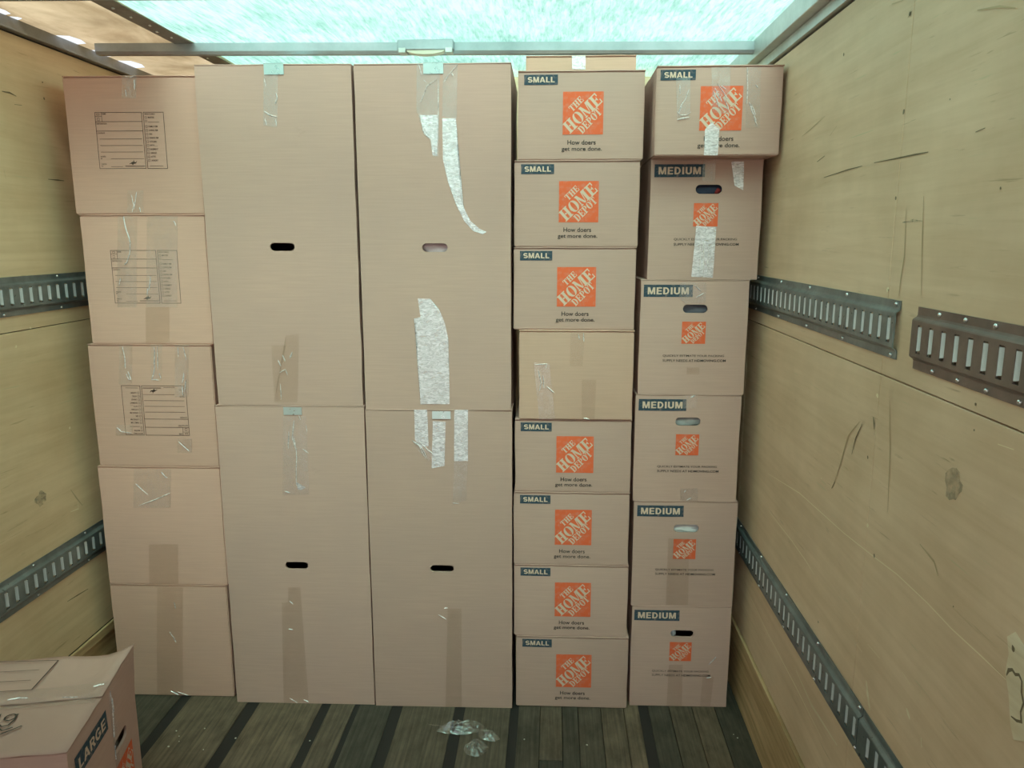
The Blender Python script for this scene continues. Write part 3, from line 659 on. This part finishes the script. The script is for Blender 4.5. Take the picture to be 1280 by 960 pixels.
for key, x0, x1, z0, z1, hole, lab in (
    ('E6', .3175, .702, 0, .428, (.004, .313, .0445, .0145), 'medium printed box on the floor at the bottom of the right stack'),
    ('E5', .3125, .7035, .428, .8525, (.004, .316, .0470, .0160), 'medium printed box with white cloth in its hand hole, second from the floor'),
    ('E4', .3075, .6945, .8525, 1.262, (.000, .307, .0460, .0155), 'medium printed box with pale grey cloth in its hand hole, third from the floor'),
    ('E3', .3125, .7005, 1.262, 1.679, (.003, .313, .0440, .0150), 'medium printed box with grey bundle in its hand hole, tape beside its size tag'),
    ('E2', .335, .7255, 1.679, 2.094, (.008, .312, .0460, .0155), 'medium printed box just below the heavily taped small box')):
    carton(key, 'medium_moving_box', x0, x1, z0, z1, 2.790, .53, 'kraft', lab, GM, hole); medium_print(key)

# what shows through the hand holes
def bundle(key, hole, col, label, name='folded_cloth', sx=.075, sz=.034, cat='cloth', dx=0, y=.036, ry=.024):
    root = BOX[key][0]; bm = bmesh.new(); bmesh.ops.create_icosphere(bm, subdivisions=4, radius=1)
    for v in bm.verts:
        n = noise.noise(v.co * 2.3 + Vector((len(label), 0, 0))); v.co *= 1 + .22 * n; v.co = Vector((v.co.x * sx, v.co.y * ry, v.co.z * sz))
    t = NT(name); m = t.done(t.pbr(t.mix(t.noise(t.coord((60, 60, 60)), 1, 4), col, [min(1, k * 1.5 + .01) for k in col]), .8))
    p = root.matrix_basis @ Vector((hole[0] + dx, y, hole[1] - .004))
    o = link(name, me_bm(name, bm, True), m, None, p); o.rotation_euler = root.rotation_euler
    tag(o, label, cat)
bundle('C1', (-.001, .585), (.62, .45, .47), 'pale pink cloth showing through the hand hole of the upper wardrobe box', y=.040)
bundle('E2', (.008, .312), (.02, .025, .05), 'dark navy cloth in the hand hole of the uppermost medium box')
bundle('E2', (.008, .312), (.22, .02, .02), 'bit of dark red cloth at the right end of the uppermost medium hand hole', sx=.014, sz=.012, dx=.031, y=.020, ry=.010)
bundle('E3', (.003, .313), (.10, .095, .12), 'dull grey bundle in the hand hole of the second medium box from the top')
bundle('E4', (.000, .307), (.40, .41, .41), 'pale grey cloth in the hand hole of the third medium box from the top', sz=.026)
bundle('E5', (.004, .316), (.74, .76, .76), 'white cloth filling the hand hole of the second medium box from the floor')
bundle('E6', (.004, .313), (.55, .58, .60), 'scrap of white paper at the left of the lowest medium hand hole', 'paper_scrap', .010, .018, 'paper', -.030, .020, .008)

# ---------------------------------------------------------------- tape
def tape(root, bf, kind, outline, creases, plane=None):
    """outline and creases in millimetres; plane maps (x, z, lift) to local 3-D"""
    plane = plane or (lambda x, z, l: (x, bf(x, z) - .0016 - l, z))
    bm = bmesh.new(); vs = [bm.verts.new((x / 1000, 0, z / 1000)) for x, z in outline]; f = bm.faces.new(vs)
    bmesh.ops.triangulate(bm, faces=[f]); bmesh.ops.subdivide_edges(bm, edges=bm.edges[:], cuts=2, use_grid_fill=True)
    ph = random.uniform(0, 40)
    for v in bm.verts: v.co = plane(v.co.x, v.co.z, .0009 * (1 + noise.noise((v.co.x * 60 + ph, v.co.z * 60, 0))) if kind != 't' else 0)
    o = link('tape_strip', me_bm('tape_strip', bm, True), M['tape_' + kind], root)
    o['label'] = {'c': 'clear wrinkled packing tape', 'w': 'shiny whitish packing tape', 't': 'flat darker packing tape'}[kind]
    for c in creases:
        pts = [(x / 1000, z / 1000) for x, z in c]
        # resample with a little wander
        P = []
        for (a, b) in zip(pts, pts[1:]):
            for k in range(4): u = k / 4; P.append((a[0] + (b[0] - a[0]) * u + random.uniform(-.0009, .0009), a[1] + (b[1] - a[1]) * u))
        P.append(pts[-1]); n = len(P); v, fc = ribbon(P, random.uniform(.0030, .0052))
        mid = [plane(x, z, .0032) for x, z in P]; ve = [plane(p.x, p.y, .0010) for p in v] + mid
        fc = [(i, i + 1, 2 * n + i + 1, 2 * n + i) for i in range(n - 1)] + [(2 * n + i, 2 * n + i + 1, n + i + 1, n + i) for i in range(n - 1)]
        link('crease', me_from('crease', ve, fc), M['glint'], o)  # raised fold with its highlight painted white
TAPES = [  # box, kind, outline and creases in millimetres on the front face
('A1','c',[(-22,472),(29,472),(22,396),(-30,396)],[[(-17,470),(6,465),(26,472)],[(-15,425),(-12,402)],[(19,457),(19,425)]]),
('A1','c',[(-39,84),(19,83),(12,5),(-47,5)],[[(-26,67),(-21,33),(-29,8)],[(-5,78),(-22,17)],[(-1,25),(1,8)]]),
('A2','c',[(-87,464),(-16,464),(-47,136),(-120,136)],[[(-67,464),(-64,428),(-55,399),(-49,371),(-56,328),(-68,299),(-78,291)],[(-97,244),(-106,215)]]),
('A2','c',[(19,464),(131,464),(104,137),(-11,137)],[[(115,447),(122,430)],[(15,250),(4,198)],[(2,207),(-4,181)]]),
('A2','t',[(-14,137),(74,137),(63,7),(-26,6)],[]),
('A3','c',[(-111,467),(-62,468),(-76,320),(-126,319)],[[(-100,462),(-95,417),(-95,380)],[(-94,359),(-87,338),(-78,338),(-87,368)]]),
('A3','c',[(8,468),(51,469),(39,333),(-4,332)],[[(20,462),(15,381),(2,339),(27,336)],[(32,463),(27,375)],[(32,363),(36,339)]]),
('A3','c',[(99,469),(151,469),(135,273),(83,272)],[[(108,460),(108,424)],[(129,460),(137,412)],[(124,364),(115,325)],[(114,315),(114,279)],[(131,340),(121,291)]]),
('A3','c',[(-153,164),(-88,165),(-92,121),(-158,121)],[[(-148,152),(-134,137),(-94,131)]]),
('A3','c',[(79,111),(135,112),(130,56),(74,55)],[[(84,99),(104,77),(121,62)]]),
('A4','c',[(-96,472),(49,474),(36,320),(-110,317)],[[(-92,414),(-69,389),(-48,370)],[(10,461),(24,442),(33,439)],[(-87,327),(-21,351),(38,378)]]),
('A4','t',[(-63,167),(52,170),(38,2),(-78,0)],[]),
('A5','t',[(-43,471),(61,473),(22,0),(-85,0)],[[(20,411),(24,384)],[(-7,284),(7,260),(15,239)],[(-26,23),(6,6)],[(0,20),(45,4)]]),
('B1','c',[(-31,1155),(19,1155),(7,982),(-41,988)],[[(-29,1142),(-25,1114)],[(8,1095),(12,1077),(3,1059)],[(-35,1035),(-16,1022),(9,1016)],[(-34,1012),(-30,990)],[(3,1009),(4,987)]]),
('B1','t',[(-3,259),(45,265),(42,212),(26,12),(-61,11),(-58,223),(-5,223)],[[(-37,170),(-27,146)],[(-18,188),(-11,164)],[(-34,122),(-12,135),(-5,114)],[(8,176),(18,200)],[(-33,81),(-34,21)]]),
('B2','c',[(-26,1176),(61,1177),(58,876),(-43,871)],[[(-8,1118),(-12,1053)],[(15,1161),(5,1091),(18,1048),(11,910)],[(9,1100),(16,1060)],[(59,1143),(61,1113)],[(43,1051),(63,1036)],[(34,1180),(39,1162)],[(-33,887),(-15,881)]]),
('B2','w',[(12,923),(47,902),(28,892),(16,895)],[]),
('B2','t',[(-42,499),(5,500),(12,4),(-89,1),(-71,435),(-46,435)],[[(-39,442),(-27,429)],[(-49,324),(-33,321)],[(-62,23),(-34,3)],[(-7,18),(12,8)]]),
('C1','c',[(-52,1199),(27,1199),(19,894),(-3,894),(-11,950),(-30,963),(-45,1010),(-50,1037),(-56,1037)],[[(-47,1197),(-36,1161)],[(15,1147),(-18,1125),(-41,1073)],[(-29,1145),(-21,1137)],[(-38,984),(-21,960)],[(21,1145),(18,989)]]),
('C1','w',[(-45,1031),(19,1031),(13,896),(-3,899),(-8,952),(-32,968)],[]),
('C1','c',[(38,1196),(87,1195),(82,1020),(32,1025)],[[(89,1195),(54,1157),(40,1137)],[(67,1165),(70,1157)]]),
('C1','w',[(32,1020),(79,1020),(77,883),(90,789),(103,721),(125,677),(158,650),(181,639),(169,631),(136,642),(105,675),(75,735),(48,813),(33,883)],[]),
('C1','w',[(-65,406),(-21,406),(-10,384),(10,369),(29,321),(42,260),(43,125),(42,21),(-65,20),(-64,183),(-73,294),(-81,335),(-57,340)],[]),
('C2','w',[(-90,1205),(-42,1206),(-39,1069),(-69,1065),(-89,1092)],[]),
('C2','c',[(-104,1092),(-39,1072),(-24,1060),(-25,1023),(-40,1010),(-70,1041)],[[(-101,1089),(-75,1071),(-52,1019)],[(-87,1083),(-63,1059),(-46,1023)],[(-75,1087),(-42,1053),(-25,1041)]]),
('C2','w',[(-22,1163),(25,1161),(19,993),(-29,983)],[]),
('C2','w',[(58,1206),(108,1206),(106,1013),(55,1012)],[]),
('C2','c',[(55,1012),(106,1013),(98,860),(47,843)],[[(66,1107),(87,1128)],[(47,850),(71,847)]]),
('C2','t',[(22,422),(75,424),(70,1),(6,0)],[[(-15,398),(15,379)],[(10,425),(22,426)]]),
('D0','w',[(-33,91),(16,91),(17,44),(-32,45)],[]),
('D4','t',[(-23,322),(28,322),(22,200),(-24,200)],[[(5,316),(9,296)],[(23,320),(26,288)]]),
('D4','c',[(-155,213),(-97,208),(-75,2),(-133,2)],[[(-149,204),(-106,208),(-111,190)],[(-138,184),(-126,137),(-134,107)],[(-120,166),(-117,119)],[(-108,125),(-79,101)]]),
('D4','t',[(20,150),(72,150),(69,1),(22,1)],[[(28,7),(49,4)]]),
('E1','c',[(-144,247),(-97,247),(-94,114),(-136,114)],[[(-101,210),(-110,180),(-127,155)],[(-137,140),(-126,129),(-105,129),(-92,139)],[(-136,114),(-112,119),(-97,122)],[(-132,225),(-129,195)],[(-122,160),(-131,135)]]),
('E1','c',[(-31,278),(31,278),(33,133),(-22,134)],[[(-18,214),(-6,194),(8,169)],[(-10,226),(12,199),(23,178)],[(3,219),(19,208)],[(-22,204),(-11,179),(1,149)],[(18,176),(30,143)]]),
('E1','c',[(80,277),(129,277),(135,87),(88,87)],[[(85,277),(88,218),(89,163)],[(96,168),(108,138),(123,107)],[(102,163),(119,127)],[(114,222),(122,212)],[(115,117),(126,92)]]),
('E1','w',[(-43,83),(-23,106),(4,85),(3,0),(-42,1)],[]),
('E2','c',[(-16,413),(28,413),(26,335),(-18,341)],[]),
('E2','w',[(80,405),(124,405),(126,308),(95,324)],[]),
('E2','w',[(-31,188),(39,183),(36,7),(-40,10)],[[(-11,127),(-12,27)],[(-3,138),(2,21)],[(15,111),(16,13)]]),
('E3','c',[(-55,407),(38,407),(39,336),(-29,330),(-58,350)],[[(-4,398),(20,376)],[(4,353),(32,370)]]),
('E3','t',[(-19,100),(27,101),(28,74),(-18,74)],[]),
('E4','c',[(-24,406),(31,406),(27,358),(-22,358)],[[(5,397),(22,406)]]),
('E4','c',[(-18,51),(47,52),(49,2),(-16,0)],[[(-3,35),(3,45)],[(7,4),(25,14)]]),
('E5','t',[(-63,278),(16,279),(24,5),(-61,3)],[]),
('E6','t',[(-42,181),(11,183),(16,0),(-44,0)],[]),
('E6','t',[(91,130),(135,132),(128,3),(88,2)],[[(113,186),(125,200),(140,218)],[(107,127),(125,131)]])]

for key, kind, outline, creases in TAPES:
    root, w, h, bf = BOX[key]; tape(root, bf, kind, outline, creases)

# ---------------------------------------------------------------- large open-cornered box in the foreground
LW, LD, LH = .465, .45, .600
def lwarp(x, y, z):
    s = max(0, min(1, (x + .06) / .29)); s = s * s * (3 - 2 * s); f = max(0, 1 - y / .055); up = max(0, (z - .45) / .15)
    return Vector((x, y - .010 * s * f * up, z + .024 * s * f * up - .010 * math.exp(-((x - .17) / .10) ** 2) * max(0, 1 - abs(y - .10) / .10) * (1 if z > LH - .02 else 0)))
root = tag(empty('large_moving_box', (-1.213, 1.833, 0), R(101.4)), 'large box standing in the left foreground with writing on its top flaps', 'box')
lh = (.082, .412, .052, .0185)
me, lbf = carton_body(LW, LD, LH - .0035, lh, .006, 99, lwarp); link('body', me, M['kraft'], root)
flaps(root, LW, LD, LH, M['kraft'], 41)
# flaps of this box hinge on the near and far sides: replace by two boards along local y
for o in [c for c in root.children if c.name.startswith('top_flap')]: bpy.data.objects.remove(o)
for k, (xa, xb) in enumerate(((-LW / 2, -.010), (-.006, LW / 2))):
    bm = bmesh.new(); nx, ny = 10, 14; lay = []
    for t_ in (0, 1):
        lay.append([[bm.verts.new(lwarp(xa + (xb - xa) * i / nx, -.001 + LD * j / ny, LH - .0035 + .004 * t_ + .0035 * noise.noise((i * .45 + k * 9, j * .45, 2)) + (.003 if k else 0) * (1 - i / nx))) for i in range(nx + 1)] for j in range(ny + 1)])
        for j in range(ny):
            for i in range(nx): bm.faces.new((lay[t_][j][i], lay[t_][j][i + 1], lay[t_][j + 1][i + 1], lay[t_][j + 1][i]))
    rim = [(0, i) for i in range(nx)] + [(j, nx) for j in range(ny)] + [(ny, i) for i in range(nx, 0, -1)] + [(j, 0) for j in range(ny, 0, -1)]
    for a, b in zip(rim, rim[1:] + rim[:1]): bm.faces.new((lay[0][a[0]][a[1]], lay[0][b[0]][b[1]], lay[1][b[0]][b[1]], lay[1][a[0]][a[1]]))
    bmesh.ops.recalc_face_normals(bm, faces=bm.faces[:]); link('top_flap', me_bm('top_flap', bm, True), M['kraft'], root)
def lpl(off): return lambda x, z: lwarp(x, lbf(x, z) - off, z).y
s = printed('size_tag', None, rect(-.200, .006, .498, .556, 5), M['slate'], .0012, lambda x, z: lbf(x, z), root)
printed('lettering', None, fit(sans('LARGE'), -.182, -.010, .512, .543), M['knock'], .0020, lambda x, z: lbf(x, z), s)
l = printed('logo', None, rect(.010, .160, .205, .360, 5), M['orange'], .0012, lambda x, z: lbf(x, z), root)
printed('lettering', None, place(LOGO, .010, .160, .205, .360), M['knock'], .0020, lambda x, z: lbf(x, z), l)
tape(root, lbf, 'c', [(32, 590), (60, 590), (58, 400), (40, 330), (20, 330), (22, 420)], [[(44, 588), (47, 545), (40, 500), (30, 455)], [(30, 430), (24, 390)], [(52, 560), (50, 520)]])
top = lambda x, z, l_: lwarp(x, z, LH + .0055 + l_)
tape(root, None, 'c', [(-40, 5), (52, 5), (60, 440), (-30, 440)], [[(40, 10), (42, 22), (38, 36)], [(10, 190), (14, 215), (8, 240)], [(-5, 60), (0, 100)]], top)
def on_top(name, vf, mat, off=.0058, parent=None):
    return link(name, me_from(name, [tuple(lwarp(x, y, LH + off)) for x, y in vf[0]], vf[1]), mat, parent or root)
def seg(a, b, w):
    v, f = ribbon([a, ((a[0] + b[0]) / 2, (a[1] + b[1]) / 2), b], w, False); return [tuple(p) for p in v], f
on_top('printed_form', join(seg((.219, .42), (.201, .190), .0025), seg((.201, .190), (.050, .198), .0035), seg((.050, .198), (.056, .42), .0025), seg((.160, .42), (.153, .222), .0022), seg((.108, .42), (.100, .222), .0022)), M['brownink'], .0075)
def stroke(pts, w=.0045):
    v, f = ribbon(pts, w, False); return [tuple(p) for p in v], f
def arc(cx, cy, rx, ry, a0, a1, n=12): return [(cx + rx * math.cos(R(a0 + (a1 - a0) * i / n)), cy + ry * math.sin(R(a0 + (a1 - a0) * i / n))) for i in range(n + 1)]
# handwriting: end of a word "...ng" over "...y" in marker, read from the near side
hw_ = [stroke([(-.060, .245), (-.085, .240)]), stroke([(-.062, .240), (-.056, .228), (-.085, .222)]), stroke(arc(-.074, .196, .014, .013, 0, 360)), stroke([(-.060, .184), (-.085, .181), (-.108, .186), (-.112, .200), (-.104, .210)]), stroke([(-.118, .205), (-.130, .190), (-.120, .170)]), stroke([(-.116, .150), (-.130, .168), (-.152, .196)])]
on_top('handwriting', join(*hw_), M['marker'], .0062)

# ---------------------------------------------------------------- things on the floor
bm = bmesh.new()
for cx, cy, rx, ry, hz, a in ((-.330, 2.600, .088, .040, .040, 8), (-.225, 2.560, .046, .030, .030, -25), (-.262, 2.485, .042, .050, .034, 10)):
    nu, nv = 22, 9; top_ = []
    for j in range(nv + 1):
        r = j / nv; row = []
        for i in range(nu):
            t_ = 2 * math.pi * i / nu; k = 1 + .22 * noise.noise((math.cos(t_) * 2 + cx * 9, math.sin(t_) * 2, cy * 5))
            x, y = rx * r * k * math.cos(t_), ry * r * k * math.sin(t_); z = .004 + hz * (1 - r * r) * (.45 + .8 * abs(noise.noise((x * 55 + cx, y * 55, 1)))) + .004 * noise.noise((x * 160, y * 160, 4))
            ca, sa = math.cos(R(a)), math.sin(R(a)); row.append(bm.verts.new((cx + x * ca - y * sa, cy + x * sa + y * ca, max(.0015, z))))
        top_.append(row)
    for j in range(nv):
        for i in range(nu): bm.faces.new((top_[j][i], top_[j][(i + 1) % nu], top_[j + 1][(i + 1) % nu], top_[j + 1][i]))
tail = [(-.462, 2.612), (-.43, 2.606), (-.40, 2.604)]; v, f = ribbon(tail, .009); vv = [bm.verts.new((p.x, p.y, .008)) for p in v]
for q in f: bm.faces.new([vv[i] for i in q])
mesh = me_bm('plastic_scrap', bm); ox = Vector((-.29, 2.55, 0)); mesh.transform(Matrix.Translation(-ox))
tag(link('plastic_scrap', mesh, M['film'], None, ox), 'crumpled scrap of clear plastic film on the floor before the boxes', 'plastic scrap')
bm = bmesh.new(); bmesh.ops.create_icosphere(bm, subdivisions=1, radius=.0035)
for v in bm.verts: v.co *= random.uniform(.6, 1.2); v.co.z *= .6
crumb_me = me_bm('debris_crumb', bm); crumb_me.materials.append(m_plain('pale_crumb', (.62, .58, .48), .8))
for x, y in ((-1.40, 2.53), (-1.375, 2.50), (-1.36, 2.47), (-1.385, 2.44), (-1.30, 2.55), (-1.16, 2.50), (-1.25, 2.43), (-.88, 2.50), (-.09, 2.55), (.14, 2.53), (.70, 2.60), (.69, 2.62)):
    o = tag(link('debris_crumb', crumb_me, None, None, (x, y, .0015)), 'tiny pale crumb of debris on the dark plank floor', 'crumb', 'crumbs of debris on the floor'); o.rotation_euler = (0, 0, random.uniform(0, 6)); o.scale = (random.uniform(.6, 1.2),) * 3
